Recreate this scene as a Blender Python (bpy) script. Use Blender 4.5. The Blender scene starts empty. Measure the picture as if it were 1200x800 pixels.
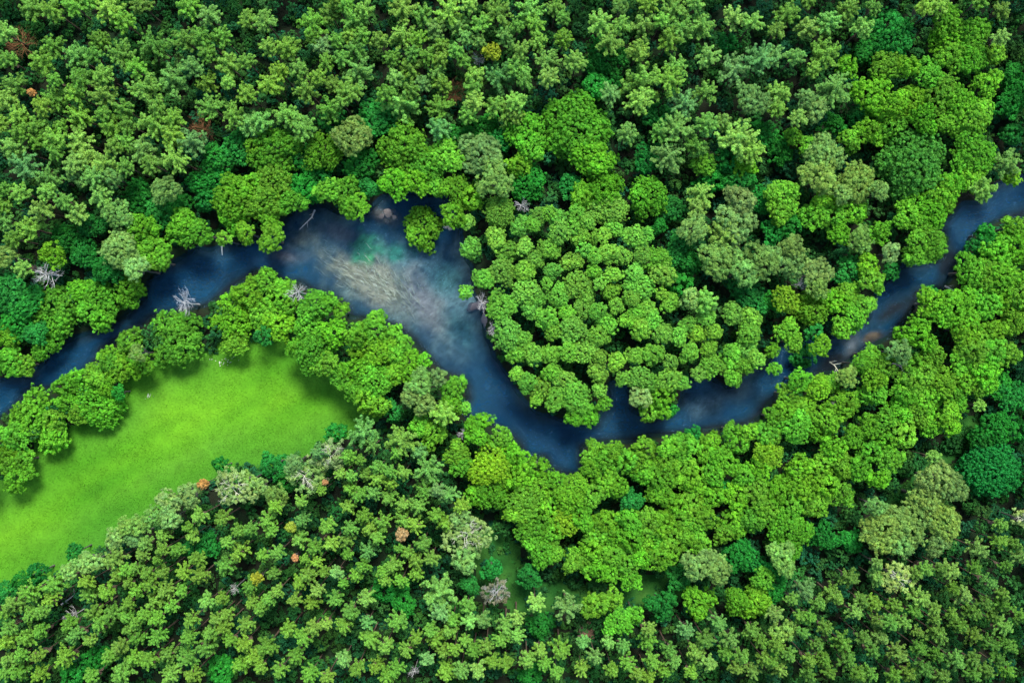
WATER_A = (.002, .032, .078, 1); WATER_B = (.007, .056, .108, 1)
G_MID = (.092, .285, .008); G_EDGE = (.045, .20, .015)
SUN_EL = 58; SUN_AZ = 15          # degrees; azimuth clockwise from the top of the picture
SUN_STR = 1.5; SUN_ANG = 16; SKY_STR = 0.08; EXPO = 1.78
TILES = {
(0,0):"""Q20,150,60 P150,40,60 P250,50,60 P345,30,60 Q510,40,75 P575,100,60 P420,20,45 P660,20,60 P880,30,65 Q985,75,60 P950,170,65 P1040,170,55 P1165,90,50 P860,180,75 P710,200,85 P460,190,65 P440,260,50 P250,215,70 P190,290,65 G350,260,65 P560,250,75 P640,320,55 P35,280,55 P490,355,55 P370,370,75 P270,380,35 P60,390,70 Q30,470,60 G800,370,85 Q670,410,92 P480,440,82 P350,440,45 P250,455,70 P200,500,55 G900,310,55 P975,250,50 P1065,300,65 P1160,290,50 P965,380,70 P1160,440,60 P1075,395,30 Q985,500,80 P1095,540,70 G1170,580,60 P370,545,75 P580,510,55 P600,580,50 P515,590,65 P490,540,40 P715,570,85 P740,510,45 P810,560,60 P180,590,60 P95,540,55 P100,620,55 P175,665,50 Q60,690,60 P290,600,40 P260,650,60 Q360,650,75 Q400,740,70 P265,715,50 P585,660,70 Q660,700,75 P540,690,40 P810,640,60 G900,660,75 Q815,740,75 P710,770,60 P490,770,70 Q350,770,60 G110,770,80 P590,780,50 P10,580,40 N95,200,80 N950,600,70 O162,442,20 D1100,690,85 D1010,750,75 A1190,690,45""",
(300,0):"""Q45,100,60 P60,220,50 P155,225,65 P265,105,75 P270,175,40 P350,65,55 P420,30,45 P460,95,65 P510,50,50 P370,10,40 G320,215,55 P380,195,45 P440,170,35 P500,170,45 P575,190,45 P465,235,50 P330,295,50 P405,280,50 G475,325,82 P640,275,50 P735,255,38 G655,370,42 Q690,40,70 Q690,155,80 P780,70,55 P760,185,50 G845,135,55 Q905,45,90 Q950,125,55 Q1000,30,45 Q1050,115,55 P1130,55,75 G1170,170,60 G985,185,38 G1045,195,42 Y1105,245,46 X1045,285,38 P935,245,38 P975,295,42 P870,220,38 P805,265,50 P865,285,45 Q850,340,55 P725,320,60 G785,395,46 Q670,470,112 P608,440,60 P730,425,50 P865,390,55 N930,430,75 P1030,360,45 P1020,412,45 G1140,350,95 Q1025,480,55 P995,540,50 P860,500,70 G855,600,62 P1120,500,60 P1185,520,70 P110,335,60 P65,395,65 P205,330,45 P295,365,35 Q235,415,80 P360,395,50 P440,430,60 P400,475,50 P345,510,70 D360,580,60 Q140,540,65 G30,570,55 Q225,600,65 W445,640,102 A75,700,112 A310,705,95 D210,740,70 A690,690,120 A790,762,92 D1050,600,75 D960,640,60 D1140,650,55 W1060,720,110 A890,730,75 D480,760,70 D560,560,90 D625,590,60""",
(600,0):"""Q80,30,90 P200,40,50 P110,120,65 P240,95,38 P240,180,60 P120,200,50 P20,130,40 P40,240,50 Q30,310,60 Q165,285,70 Q170,365,60 Q300,290,62 P60,380,50 Q20,480,50 Q15,545,50 Q410,105,60 Q510,120,58 P460,190,72 W500,40,42 Q620,110,80 Q700,100,42 P640,20,50 P760,40,70 Q860,20,45 Q790,130,75 P740,185,65 Q890,110,78 Q590,240,65 Q620,375,122 Q600,470,82 Q770,310,80 P740,375,70 Q920,265,62 G810,480,76 Q910,430,78 Q1045,75,75 Q1130,105,58 G1045,325,84 G1170,270,78 W1130,470,82 Q540,625,62 D400,400,60 G460,440,55 A310,590,150 A370,735,92 A50,610,100 A90,700,70 A30,770,60 Q770,600,76 P690,620,52 G740,730,92 P865,680,60 Q910,580,60 Q990,575,52 Q1060,645,105 Q1130,710,72 A900,770,50 D640,740,70 D440,270,100 D690,540,60 D1010,200,45 D1010,750,60 A1090,770,60 D1185,620,55""",
(900,0):"""P90,65,60 Q185,130,58 Q285,105,60 P40,145,50 P185,10,40 Q380,40,60 P490,40,50 Q445,130,60 G30,260,62 Q125,270,52 P270,250,82 P210,330,42 D595,150,125 D490,215,70 Q320,410,82 A370,310,55 Q50,440,60 P40,515,42 W180,470,60 Q140,555,50 W225,520,60 Q800,30,60 A850,90,70 A870,180,90 A970,150,72 A850,260,80 A950,280,80 Q1085,180,50 A1060,245,52 A560,310,70 A660,310,60 A760,350,70 A480,440,90 A580,480,80 A690,470,80 A740,550,80 A830,430,80 A900,470,70 A960,540,90 A870,575,70 A1030,400,70 D1170,430,70 D1150,340,55 D1140,490,60 A570,590,70 A480,620,60 A390,650,60 D450,560,60 D300,580,60 A120,640,45 W260,735,102 B710,770,165 A985,720,92 Q1130,760,72 D60,700,60 A190,690,45 D1150,630,55 P1090,50,50 P720,40,42 P985,15,36""",
(0,200):"""Q220,25,80 Q440,30,60 W360,20,50 W520,30,50 Q100,105,52 Q225,100,42 P20,90,42 P15,165,40 Q190,185,66 Q25,235,52 Q130,270,72 P60,320,52 Q305,145,52 Q360,200,52 Q470,115,56 W540,195,78 W20,400,62 Q110,460,56 D420,250,68 D650,110,75 D740,200,62 A660,265,62 W780,95,72 D825,160,60 D310,310,82 A240,395,58 D390,390,72 A850,265,82 A935,290,72 W555,375,100 A700,375,85 A742,425,62 W640,460,60 A600,540,72 A592,600,50 D500,460,62 D40,560,85 D95,630,82 A235,640,105 A430,610,100 A375,560,62 A470,700,62 A255,715,75 D60,720,82 D165,765,52 A30,780,52 D1000,60,92 A1100,130,105 A1085,215,72 D960,140,62 A1150,285,52 A1050,320,42 X225,485,75 A1185,60,62 X870,620,72 A820,790,142 A1085,690,118 A1155,570,72 A600,790,72""",
(300,200):"""A60,60,102 A40,145,82 A170,150,75 A60,235,72 A70,315,62 D230,75,82 D300,40,62 A330,90,62 A420,100,82 A455,165,72 D530,80,55 A640,50,85 A745,50,85 A830,55,62 A930,90,82 A1005,130,62 A930,210,62 A985,245,52 A1005,360,78 A770,255,92 W1120,50,82 A1140,200,92 A1130,320,62 A1180,380,52 A1150,470,82 A1070,510,58 A985,570,42 A1150,640,75 A1180,765,72 X1060,620,52 X1112,742,38 A60,520,82 A110,600,92 A40,680,82 X200,570,58 A270,640,72 A340,610,52 A400,660,52 A250,740,82 A110,730,72 A350,765,72 A560,745,105 A480,775,62 A650,785,72 D30,775,42""",
(600,200):"""D70,60,95 X45,165,50 A40,260,58 A100,255,45 A120,210,46 A170,200,46 A215,225,52 A300,210,52 A350,245,52 A225,290,58 A290,270,38 A320,315,52 A180,370,58 A385,315,38 A430,305,34 A340,370,42 A480,270,54 A60,360,48 A110,420,62 A60,470,62 A190,470,52 A280,430,62 A390,400,52 A450,385,58 A515,400,48 A570,310,68 A635,300,44 A610,395,60 A670,420,78 A705,485,62 A300,530,72 A380,470,52 A475,485,48 A410,530,38 A575,480,52 A600,540,72 A60,560,72 A160,530,34 A110,605,52 A220,590,66 A80,645,58 A160,690,62 A255,665,48 A330,650,52 A400,660,52 A350,585,52 A460,570,52 A490,635,44 A560,600,52 A580,660,48 A630,650,62 A450,715,62 A540,705,48 A600,745,62 A660,705,58 A280,740,72 A400,775,62 A190,760,52 A700,765,52 A780,770,52 A820,720,48 A740,625,52 A700,580,38 A50,795,55 A430,80,112 A460,175,92 A335,120,62 A645,105,100 D290,80,62 D760,180,58 D690,260,44 D790,350,72 D830,425,62 Q890,110,76 Q870,180,52 W840,270,72 W1070,140,78 W1050,245,92 Q1000,300,82 W960,425,88 W1060,400,72 W1180,430,92 W1090,480,62 W830,600,54 Q910,610,68 A910,690,52 A1030,670,62 A1120,690,62 A1110,765,62 A950,755,52 D1100,570,72 D1150,640,52 D950,40,82 D1070,45,82 D1170,140,62 D800,540,62 A870,765,52""",
(900,200):"""A80,115,82 A50,185,70 D90,250,62 D20,290,52 W240,30,92 W430,60,102 A260,130,60 W350,110,52 W520,100,52 A220,205,62 A320,215,78 A400,200,62 A340,300,48 W440,320,62 A530,290,62 W570,385,52 A470,450,62 A480,515,50 A515,550,40 D580,470,52 D390,470,72 A660,205,72 A760,190,92 A825,115,80 A870,60,72 Q1010,90,74 A960,35,62 A1140,30,52 A740,330,95 A700,400,62 A790,360,52 W120,360,62 W110,440,82 W20,400,62 W240,480,74 W240,545,60 X150,530,42 R90,610,72 A230,650,92 A320,610,62 A380,570,52 A400,690,82 A455,630,62 A340,735,52 A100,755,72 D220,760,52 D20,620,52 D1010,345,72 A1080,370,72 D1030,290,52 A1160,260,72 A1165,345,72 A960,470,75 A1035,485,72 A1110,500,82 A1040,620,75 A780,620,88 A880,660,105 A930,745,72 A700,765,105 A1100,600,62 A1060,760,62 A1160,700,74 A990,785,52 D760,560,34 A1185,580,62""",
(0,400):"""A490,205,54 A362,340,50 A245,370,56 A88,420,56 A505,95,50 A640,90,48 A672,110,50 A22,575,56 A300,285,50 A545,120,80 A500,60,45 W645,55,42 A630,135,42 A420,290,125 A300,205,75 A440,165,55 A350,160,42 A150,360,125 A240,440,82 A80,330,55 A60,445,60 A40,515,72 A65,640,74 A110,560,52 A5,590,52 D550,240,42 A1100,15,62 A40,95,74 A110,110,50 A200,15,62 W790,740,55 W880,720,62 V1095,680,95 W1175,650,52 O960,665,26 D1040,590,42""",
(300,400):"""A260,60,95 A325,110,52 A200,30,52 A500,25,62 A580,50,74 A660,35,60 A705,100,74 A795,80,48 A475,130,72 A560,185,95 A400,160,54 A645,150,62 A460,230,62 A520,270,62 A575,300,52 W760,200,72 W785,290,74 W725,260,55 W860,160,52 A930,225,64 A920,290,52 A985,310,38 Q880,340,62 A830,430,75 A760,400,52 D640,330,54 G500,430,90 G545,490,52 Q680,465,84 P660,525,52 G760,520,52 G800,600,88 P790,700,72 P430,540,48 P490,555,34 Q445,630,36 P510,625,42 P570,590,42 P570,645,42 P630,610,42 P690,615,44 P630,665,42 P400,620,34 P440,690,42 G550,710,52 P480,720,46 P620,735,46 P690,765,52 P430,775,52 G850,700,48 G900,720,58 P960,775,52 P760,775,58 V350,530,85 V230,630,85 W180,570,52 G290,520,52 O330,655,14 P310,700,34 P210,750,38 W90,720,52 W20,680,44 P90,775,42 D80,580,54 D150,650,62 D370,430,52 A1050,380,54 A1030,430,62 A1140,450,64 A940,530,64 A965,590,52 R1095,590,115 A1175,625,80 A1100,705,92 A1030,720,62 A1180,515,60 X970,430,34""",
(600,400):"""A20,60,62 A20,150,38 A100,60,62 A180,60,58 A260,50,54 A340,50,72 A70,190,54 A130,220,62 A180,150,58 A240,180,62 A120,265,52 A205,270,62 A300,250,78 A330,310,62 A370,365,48 A290,350,54 A430,290,38 A410,230,38 A400,150,54 A410,80,48 A490,90,54 A580,70,54 A660,60,58 A740,95,44 A600,170,74 A520,175,52 A650,200,52 A735,180,60 A700,260,60 A790,190,60 W600,260,52 A640,330,60 A700,325,50 D745,320,44 A830,50,58 A930,110,64 A870,150,48 A920,30,50 A1030,70,62 A1100,40,62 A1150,85,52 A1030,170,60 A1090,115,52 A20,540,74 A120,590,60 A40,640,62 A210,650,54 R300,680,84 A270,745,72 A120,700,82 A60,760,72 A180,780,62 A380,720,62 A390,500,60 A350,540,44 A370,595,62 A430,570,62 A440,640,62 A490,685,62 A470,515,54 A540,560,62 A620,500,64 A600,565,52 A620,625,62 A690,650,84 A740,500,62 A720,565,54 A805,500,62 A800,590,74 A850,645,62 D850,430,50 A930,470,54 A900,525,50 A1010,580,66 A960,540,48 A1060,480,50 A1030,420,54 A1110,425,48 A1180,430,54 A1090,625,58 R1180,520,62 A1170,590,52 A940,625,52 A700,720,62 A1050,740,62 A1150,720,62 A940,730,62 A850,760,62 A780,775,52 A1185,780,52 D560,750,62 D990,690,52""",
(900,400):"""A480,60,64 A435,105,62 A545,120,62 A500,240,64 A500,180,55 W615,50,62 D170,70,48 A250,20,52 A120,0,42 A20,40,44 A25,130,34 A150,180,62 R240,220,64 A295,190,50 A90,250,62 A160,310,62 A70,325,52 A130,400,74 A270,370,74 A360,300,62 W375,165,48 A30,360,52 A240,435,50 R15,440,52 R20,540,64 A680,110,62 A740,155,62 A780,60,64 A680,190,62 A640,250,62 A740,270,74 A820,200,64 A870,270,62 A850,340,54 A700,340,74 A620,340,62 A540,370,62 A480,400,60 A770,400,52 A900,110,64 A960,50,62 A1020,150,74 A1050,50,62 A1130,60,62 A1000,210,54 A930,180,52 A860,400,48 A640,440,62 A560,470,62 A480,520,62 A580,560,54 A520,640,54 A400,450,58 A310,500,62 A250,580,62 A350,590,62 A430,600,52 A150,590,62 A180,690,62 A90,680,62 A280,680,62 A350,720,52 A30,720,62 A120,770,62 A230,770,62 X300,290,24 X630,130,38 D1110,210,64 D1165,260,64 Q985,300,34 Q770,540,36 D1080,400,74 D1020,460,62 E1070,610,170 D1180,420,62 W800,650,105 W875,690,74 W740,740,84 W505,770,54 S920,430,50 S880,480,50 S700,560,50 S640,600,45""",
(0,600):"""W540,120,58 W600,70,50 W650,60,52 W640,115,46 W710,20,62 W800,30,58 Q530,230,62 W420,240,62 W330,270,52 G680,150,46 P670,200,38 P760,110,52 P740,220,34 P760,175,42 P830,180,46 P880,70,34 P930,20,46 P900,110,42 P1040,30,52 P1120,90,42 P1170,80,42 P1070,140,38 P1110,190,62 P1050,255,72 P930,300,62 P920,220,46 P860,280,50 P760,280,38 P690,290,42 P640,260,52 P590,275,46 P605,330,38 P700,340,52 P640,370,46 P770,370,52 P720,420,62 P500,375,48 P550,300,42 P410,390,62 P400,330,50 P240,350,62 P230,410,50 P130,380,62 P60,430,62 P140,480,52 P200,460,46 P20,470,52 P520,480,58 P600,430,42 P590,490,46 P640,515,42 P680,480,42 P460,530,62 P430,470,46 P730,500,42 P730,590,72 P640,590,46 P560,630,46 P600,550,38 Q350,575,52 P320,530,46 Q420,600,38 P120,590,62 P30,610,46 P190,560,42 P180,670,46 P290,690,72 P100,670,42 P40,690,42 P90,750,62 P180,765,50 P20,755,42 P510,680,46 P560,760,66 P690,700,58 P780,670,52 P630,680,42 P790,765,72 P870,690,62 P900,765,56 P960,640,62 P880,590,52 P890,510,52 P850,370,38 P800,440,42 Q970,420,46 P1040,400,42 P1010,500,42 P1060,480,40 P1050,540,46 P980,570,46 P1150,530,52 P1170,350,52 P1180,425,52 P1080,600,42 P1140,620,42 P1120,720,52 P1180,680,42 P430,770,42 P40,545,42 D960,160,64 D880,170,44 D350,190,46 D170,290,52 D100,320,44 D440,700,62 D1030,740,62 D330,770,62 D30,370,54 X350,480,54 X1105,350,30""",
(300,600):"""P50,40,62 G210,40,52 Y170,65,28 P70,90,40 P200,130,56 P330,70,48 P270,170,52 P100,190,52 P30,200,34 P80,290,42 Q350,150,46 P430,130,52 P440,75,50 P500,20,48 P530,80,48 P590,50,56 P570,120,42 P430,195,34 G520,190,72 P500,255,48 P470,295,42 P690,40,62 P745,60,52 P840,20,48 P890,60,48 P780,150,48 P710,190,44 P670,165,28 P820,220,44 P750,230,46 P750,290,52 P640,250,52 P600,280,40 P605,322,42 P680,322,42 O685,100,32 O190,205,16 Y10,305,38 P230,220,34 P285,235,38 P320,280,38 G375,280,42 P200,330,48 P240,295,46 P410,330,34 Q280,370,52 P260,430,52 P370,410,52 P100,370,42 P60,405,42 P20,450,46 P180,410,42 Q330,520,38 P440,470,46 P410,535,52 Q510,410,62 G520,520,50 P530,600,62 P660,520,64 P610,625,46 P220,590,66 P270,540,42 P150,555,46 P40,640,62 P180,680,62 P110,745,50 P20,725,42 G410,690,48 P470,735,48 P560,730,58 P250,765,52 P330,775,46 P610,775,50 P655,740,50 P700,650,58 P750,590,42 G800,690,42 P840,600,66 P880,655,45 P820,555,42 P905,560,46 P930,640,42 P980,600,42 G860,380,105 G860,470,60 P920,510,46 Q1000,510,44 P990,440,45 P1020,650,52 P1080,630,46 P1110,700,42 P1150,600,52 Q1170,540,62 P1170,715,46 Q960,745,48 Q1040,745,48 P890,755,60 V1000,100,112 W980,220,62 D1100,270,48 D1000,340,44 D690,420,64 F1130,370,72 G1060,510,48 D600,370,62 X745,735,34 W960,30,52""",
(600,600):"""A100,90,78 A200,90,52 A130,190,72 A195,190,54 R260,40,72 A330,30,62 A440,60,62 A480,115,60 A390,110,58 A560,50,62 A640,60,62 A560,130,62 A620,150,55 A370,170,62 A330,235,62 A290,235,52 A470,200,58 A410,270,48 A460,280,42 A550,230,62 A600,215,48 A560,320,48 A680,130,58 A750,130,62 A780,30,62 A700,210,62 A870,130,54 A820,115,50 A900,30,52 A1010,40,54 A1130,40,62 A990,100,52 A30,10,60 A720,60,60 A855,60,55 A1070,60,50 W870,240,74 W965,280,74 D1070,200,74 D1150,240,64 A870,430,82 A1060,420,64 A1150,430,72 A1180,310,52 D85,300,52 S300,320,44 S400,350,38 A390,435,62 A465,410,52 A500,520,64 A570,475,42 G260,450,84 Q110,430,48 D130,530,62 Q20,500,52 Q20,580,52 D700,430,74 D780,310,52 Q450,610,42 G330,610,42 P230,650,62 G390,680,52 G520,630,46 Q70,690,46 P130,650,42 P150,710,42 P210,750,42 P330,740,52 P540,710,52 P470,740,42 P640,550,46 P640,610,62 Q760,700,54 P740,650,50 P720,745,52 P660,700,50 P640,772,42 P590,760,42 G820,560,52 Q860,660,48 P910,600,58 Q920,710,48 Q1030,600,62 P1000,660,46 Q1080,680,46 Q1130,560,58 P1170,610,46 Q1050,730,42 Q1130,750,52 G970,520,52 D90,770,52 P1185,690,42 P840,750,40 S200,300,40""",
(900,600):"""A95,100,95 W70,210,74 D40,310,64 D30,385,48 D270,110,64 D390,130,58 W540,100,112 W670,80,105 W830,50,95 W800,150,64 W620,150,62 V600,300,74 Q510,310,46 Q510,240,42 P390,310,62 G180,370,62 P240,430,46 P320,400,62 Q410,470,52 P440,415,42 P500,430,46 P600,440,48 P690,470,42 Q640,520,54 P570,520,46 P510,510,42 Q530,590,54 P450,590,42 Q720,410,62 P775,450,40 P780,500,34 Q740,270,54 P690,290,44 Q860,280,58 P810,270,38 Q920,390,48 P870,360,42 Q1000,180,62 P1090,140,52 P1160,155,42 P970,260,52 Q1040,330,52 P1100,385,42 P1020,430,52 P1110,250,34 P970,470,52 P1100,435,45 P1060,490,42 Q1110,540,58 P900,530,48 P860,480,38 P970,580,52 P1050,620,52 P1130,630,52 P1185,490,42 Q810,580,62 P700,560,38 P710,640,52 P790,670,42 Q620,670,58 P490,650,42 P360,620,62 P380,700,58 P270,540,42 P230,620,38 P160,560,30 P150,490,38 Q40,480,58 W75,560,62 P40,625,46 Q100,670,48 Q60,740,52 P15,700,38 P190,690,42 P260,690,46 P190,760,46 P285,750,42 P420,760,48 P485,760,50 P590,770,42 P660,760,50 P740,740,58 P820,772,46 Q890,700,54 P960,690,46 P1080,690,42 P1130,750,52 P960,762,42 P1025,745,42 Q1180,210,42 P1090,60,42 V1180,30,52 P195,490,36 P110,405,36""",
}
RIVER_N=[(-80,480),(0,443),(30,436),(45,425),(70,400),(105,388),(128,380),(165,350),(172,325),(195,310),(225,290),(265,286),(300,281),(330,258),(345,243),(380,238),(395,248),(425,252),(435,238),(445,230),(470,222),(515,226),(535,240),(540,262),(545,300),(554,312),(556,340),(566,360),(571,395),(582,420),(600,444),(612,466),(635,484),(675,494),(700,494),(711,475),(713,446),(737,448),(742,477),(762,492),(785,484),(799,465),(801,448),(812,440),(832,440),(850,452),(865,450),(882,433),(897,428),(912,405),(945,395),(985,392),(1018,375),(1025,350),(1033,332),(1052,322),(1060,305),(1085,309),(1107,300),(1110,282),(1105,263),(1117,250),(1130,236),(1150,236),(1167,215),(1182,210),(1200,204),(1290,160)]
RIVER_S=[(1290,225),(1200,256),(1180,257),(1160,265),(1140,279),(1132,299),(1122,322),(1107,342),(1082,346),(1074,360),(1062,378),(1044,398),(1022,407),(1002,423),(980,434),(965,439),(928,446),(912,468),(900,479),(892,490),(877,498),(847,503),(807,508),(785,511),(760,513),(735,520),(700,520),(684,524),(685,552),(680,560),(660,559),(642,554),(636,538),(617,540),(607,523),(592,511),(572,499),(550,495),(538,482),(546,465),(542,450),(535,444),(517,435),(507,425),(490,408),(483,400),(463,388),(435,373),(410,375),(403,362),(383,351),(367,345),(350,332),(332,333),(315,321),(300,318),(290,324),(272,338),(245,357),(207,368),(175,374),(165,384),(150,391),(135,400),(118,412),(115,424),(92,440),(80,443),(55,458),(37,463),(20,475),(0,492),(-80,535)]
MEADOW=[(-110,740),(-110,610),(0,570),(27,552),(50,522),(82,502),(100,494),(135,478),(148,452),(170,430),(185,424),(237,418),(262,404),(300,398),(332,395),(365,414),(386,434),(396,447),(424,471),(443,486),(424,494),(406,509),(377,519),(344,533),(316,539),(264,548),(243,563),(196,577),(188,598),(162,606),(125,630),(112,642),(94,660),(54,670),(28,680),(0,692)]
CLEAR=[[(578,605),(612,635),(612,672),(700,684),(792,662),(806,700),(748,722),(660,712),(600,722),(556,694),(545,652)],[(1128,478),(1165,500),(1120,540),(1072,575),(1040,612),(1022,600),(1065,548),(1100,515)]]
import bpy, math, random, re
import numpy as np
from mathutils import Vector
random.seed(7); rng = np.random.default_rng(7)
SC = bpy.context.scene; COL = SC.collection
H = 230.0; WID = 240.0; MPP = WID/1200.0          # camera height, ground width seen, metres per photo pixel on the ground

def at(px, py, z=0.0):
    k = MPP*(H-z)/H
    return ((px-600)*k, (400-py)*k)
def vn(p, seed=0):                                  # cheap smooth 2-D noise, roughly -1..1
    x = p[:,0]; y = p[:,1]; o = np.zeros(len(p)); r = np.random.default_rng(seed)
    for i in range(7):
        a = r.uniform(0, 6.283); f = r.uniform(0.6, 1.7); ph = r.uniform(0, 6.283)
        o += np.sin((x*math.cos(a)+y*math.sin(a))*f + ph + 1.3*np.sin((y*math.cos(a)-x*math.sin(a))*f*0.7+ph*2))
    return o/4.0

# ---------------------------------------------------------------- materials
def new_mat(name):
    m = bpy.data.materials.new(name); m.use_nodes = True
    nt = m.node_tree; nt.nodes.clear(); return m, nt
def N(nt, t, **kw):
    n = nt.nodes.new(t)
    for k, v in kw.items():
        if k in n.inputs: n.inputs[k].default_value = v
        else: setattr(n, k, v)
    return n
def leaf_mat(name, transl=0.25, spec=0.15, rough=0.6):
    m, nt = new_mat(name); L = nt.links.new
    oi = N(nt, 'ShaderNodeObjectInfo'); at_ = N(nt, 'ShaderNodeAttribute', attribute_name='tone')
    mul = N(nt, 'ShaderNodeMix', data_type='RGBA', blend_type='MULTIPLY'); mul.inputs[0].default_value = 1
    L(oi.outputs['Color'], mul.inputs[6]); L(at_.outputs['Color'], mul.inputs[7])
    p = N(nt, 'ShaderNodeBsdfPrincipled', Roughness=rough); p.inputs['Specular IOR Level'].default_value = spec
    t = N(nt, 'ShaderNodeBsdfTranslucent'); mx = N(nt, 'ShaderNodeMixShader'); mx.inputs[0].default_value = transl
    o = N(nt, 'ShaderNodeOutputMaterial')
    L(mul.outputs[2], p.inputs['Base Color']); L(mul.outputs[2], t.inputs['Color'])
    L(p.outputs[0], mx.inputs[1]); L(t.outputs[0], mx.inputs[2]); L(mx.outputs[0], o.inputs['Surface'])
    return m
def noise_mat(name, cols, scale, rough=0.9, detail=6, bump=0.3, dist=0.0, spec=0.2, scale2=None):
    m, nt = new_mat(name); L = nt.links.new
    tc = N(nt, 'ShaderNodeTexCoord')
    n = N(nt, 'ShaderNodeTexNoise', Scale=scale, Detail=detail, Roughness=0.65, Distortion=dist); L(tc.outputs['Object'], n.inputs['Vector'])
    r = N(nt, 'ShaderNodeValToRGB'); e = r.color_ramp.elements
    while len(e) < len(cols): e.new(0.5)
    for i, (pos, c) in enumerate(cols): e[i].position = pos; e[i].color = (*c, 1)
    L(n.outputs['Fac'], r.inputs[0])
    src = r.outputs[0]
    n2 = N(nt, 'ShaderNodeTexNoise', Scale=scale2 or scale*9, Detail=4); L(tc.outputs['Object'], n2.inputs['Vector'])
    hv = N(nt, 'ShaderNodeHueSaturation'); mr = N(nt, 'ShaderNodeMapRange'); mr.inputs[3].default_value = 0.6; mr.inputs[4].default_value = 1.4
    L(n2.outputs['Fac'], mr.inputs[0]); L(mr.outputs[0], hv.inputs['Value']); L(src, hv.inputs['Color'])
    p = N(nt, 'ShaderNodeBsdfPrincipled', Roughness=rough); p.inputs['Specular IOR Level'].default_value = spec
    L(hv.outputs[0], p.inputs['Base Color'])
    b = N(nt, 'ShaderNodeBump', Strength=bump, Distance=0.2); L(n2.outputs['Fac'], b.inputs['Height']); L(b.outputs[0], p.inputs['Normal'])
    o = N(nt, 'ShaderNodeOutputMaterial'); L(p.outputs[0], o.inputs['Surface'])
    return m
def attr_mat(name, attr='tone', rough=0.9, bump_scale=3.0, bump=0.3):
    m, nt = new_mat(name); L = nt.links.new
    a = N(nt, 'ShaderNodeAttribute', attribute_name=attr); tc = N(nt, 'ShaderNodeTexCoord')
    n2 = N(nt, 'ShaderNodeTexNoise', Scale=bump_scale, Detail=5); L(tc.outputs['Object'], n2.inputs['Vector'])
    hv = N(nt, 'ShaderNodeHueSaturation'); mr = N(nt, 'ShaderNodeMapRange'); mr.inputs[3].default_value = 0.65; mr.inputs[4].default_value = 1.35
    L(n2.outputs['Fac'], mr.inputs[0]); L(mr.outputs[0], hv.inputs['Value']); L(a.outputs['Color'], hv.inputs['Color'])
    p = N(nt, 'ShaderNodeBsdfPrincipled', Roughness=rough); p.inputs['Specular IOR Level'].default_value = 0.2
    L(hv.outputs[0], p.inputs['Base Color'])
    b = N(nt, 'ShaderNodeBump', Strength=bump, Distance=0.15); L(n2.outputs['Fac'], b.inputs['Height']); L(b.outputs[0], p.inputs['Normal'])
    o = N(nt, 'ShaderNodeOutputMaterial'); L(p.outputs[0], o.inputs['Surface'])
    return m
M_BROAD = leaf_mat('broad_leaves', 0.38, 0.12)
M_PINE = leaf_mat('pine_needles', 0.22, 0.25, 0.5)
M_UNDER = attr_mat('undergrowth_leaves', bump_scale=1.5)
M_BARK = noise_mat('pine_bark', [(0.3,(.10,.075,.055)),(0.7,(.24,.16,.11))], 3.0)
M_BARKG = noise_mat('grey_bark', [(0.3,(.07,.065,.055)),(0.7,(.20,.18,.15))], 3.0)
M_DEAD = noise_mat('bleached_wood', [(0.3,(.42,.39,.36)),(0.7,(.72,.70,.68))], 2.5)
M_PALE = noise_mat('pale_branch_bark', [(0.3,(.50,.50,.34)),(0.7,(.74,.74,.55))], 2.5)
M_BROWN = noise_mat('dry_brown_twigs', [(0.3,(.14,.07,.03)),(0.7,(.34,.17,.07))], 2.0)
M_FLOOR = noise_mat('forest_floor', [(0.25,(.006,.014,.006)),(0.45,(.014,.018,.008)),(0.6,(.010,.030,.009)),(0.82,(.026,.020,.012))], 0.16, bump=0.6, scale2=2.2)
M_ROCK = noise_mat('river_rock', [(0.3,(.20,.16,.14)),(0.7,(.42,.36,.32))], 1.2, rough=0.7, bump=0.5)
M_ROCKP = noise_mat('pale_rock', [(0.3,(.45,.40,.34)),(0.7,(.75,.68,.58))], 1.2, rough=0.7, bump=0.5)
M_MUD = noise_mat('grey_silt', [(0.3,(.10,.09,.10)),(0.7,(.22,.20,.22))], 0.9, rough=0.7, bump=0.3)
M_SOIL = noise_mat('bare_soil', [(0.25,(.16,.10,.06)),(0.5,(.34,.21,.12)),(0.75,(.48,.33,.21))], 0.5, bump=0.5)
M_BED = attr_mat('river_bed_silt_bank_shade', bump_scale=2.6)
M_WEED = attr_mat('water_weed_strands', bump_scale=2.0)

# ---------------------------------------------------------------- mesh helpers
def mesh_np(name, V, F, mat, tone=None, smooth=False):
    """V (n,3); F (m,3|4) one size; tone per-vertex rgb"""
    me = bpy.data.meshes.new(name); V = np.asarray(V, np.float32); F = np.asarray(F, np.int32)
    k = F.shape[1]; me.vertices.add(len(V)); me.vertices.foreach_set('co', V.ravel())
    me.loops.add(F.size); me.loops.foreach_set('vertex_index', F.ravel())
    me.polygons.add(len(F)); me.polygons.foreach_set('loop_start', np.arange(0, F.size, k, dtype=np.int32))
    if smooth: me.polygons.foreach_set('use_smooth', np.ones(len(F), bool))
    if tone is not None:
        a = me.color_attributes.new('tone', 'FLOAT_COLOR', 'POINT')
        c = np.ones((len(V), 4), np.float32); c[:, :tone.shape[1]] = tone; a.data.foreach_set('color', c.ravel())
    me.update(); me.materials.append(mat); return me
def link(name, me, parent=None):
    o = bpy.data.objects.new(name, me); COL.objects.link(o)
    if parent: o.parent = parent
    return o
def tag(o, label=None, cat=None, group=None, kind=None):
    for k, v in (('label', label), ('category', cat), ('group', group), ('kind', kind)):
        if v: o[k] = v
    return o
def unit(a): return a/np.maximum(np.linalg.norm(a, axis=1, keepdims=True), 1e-6)
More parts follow.
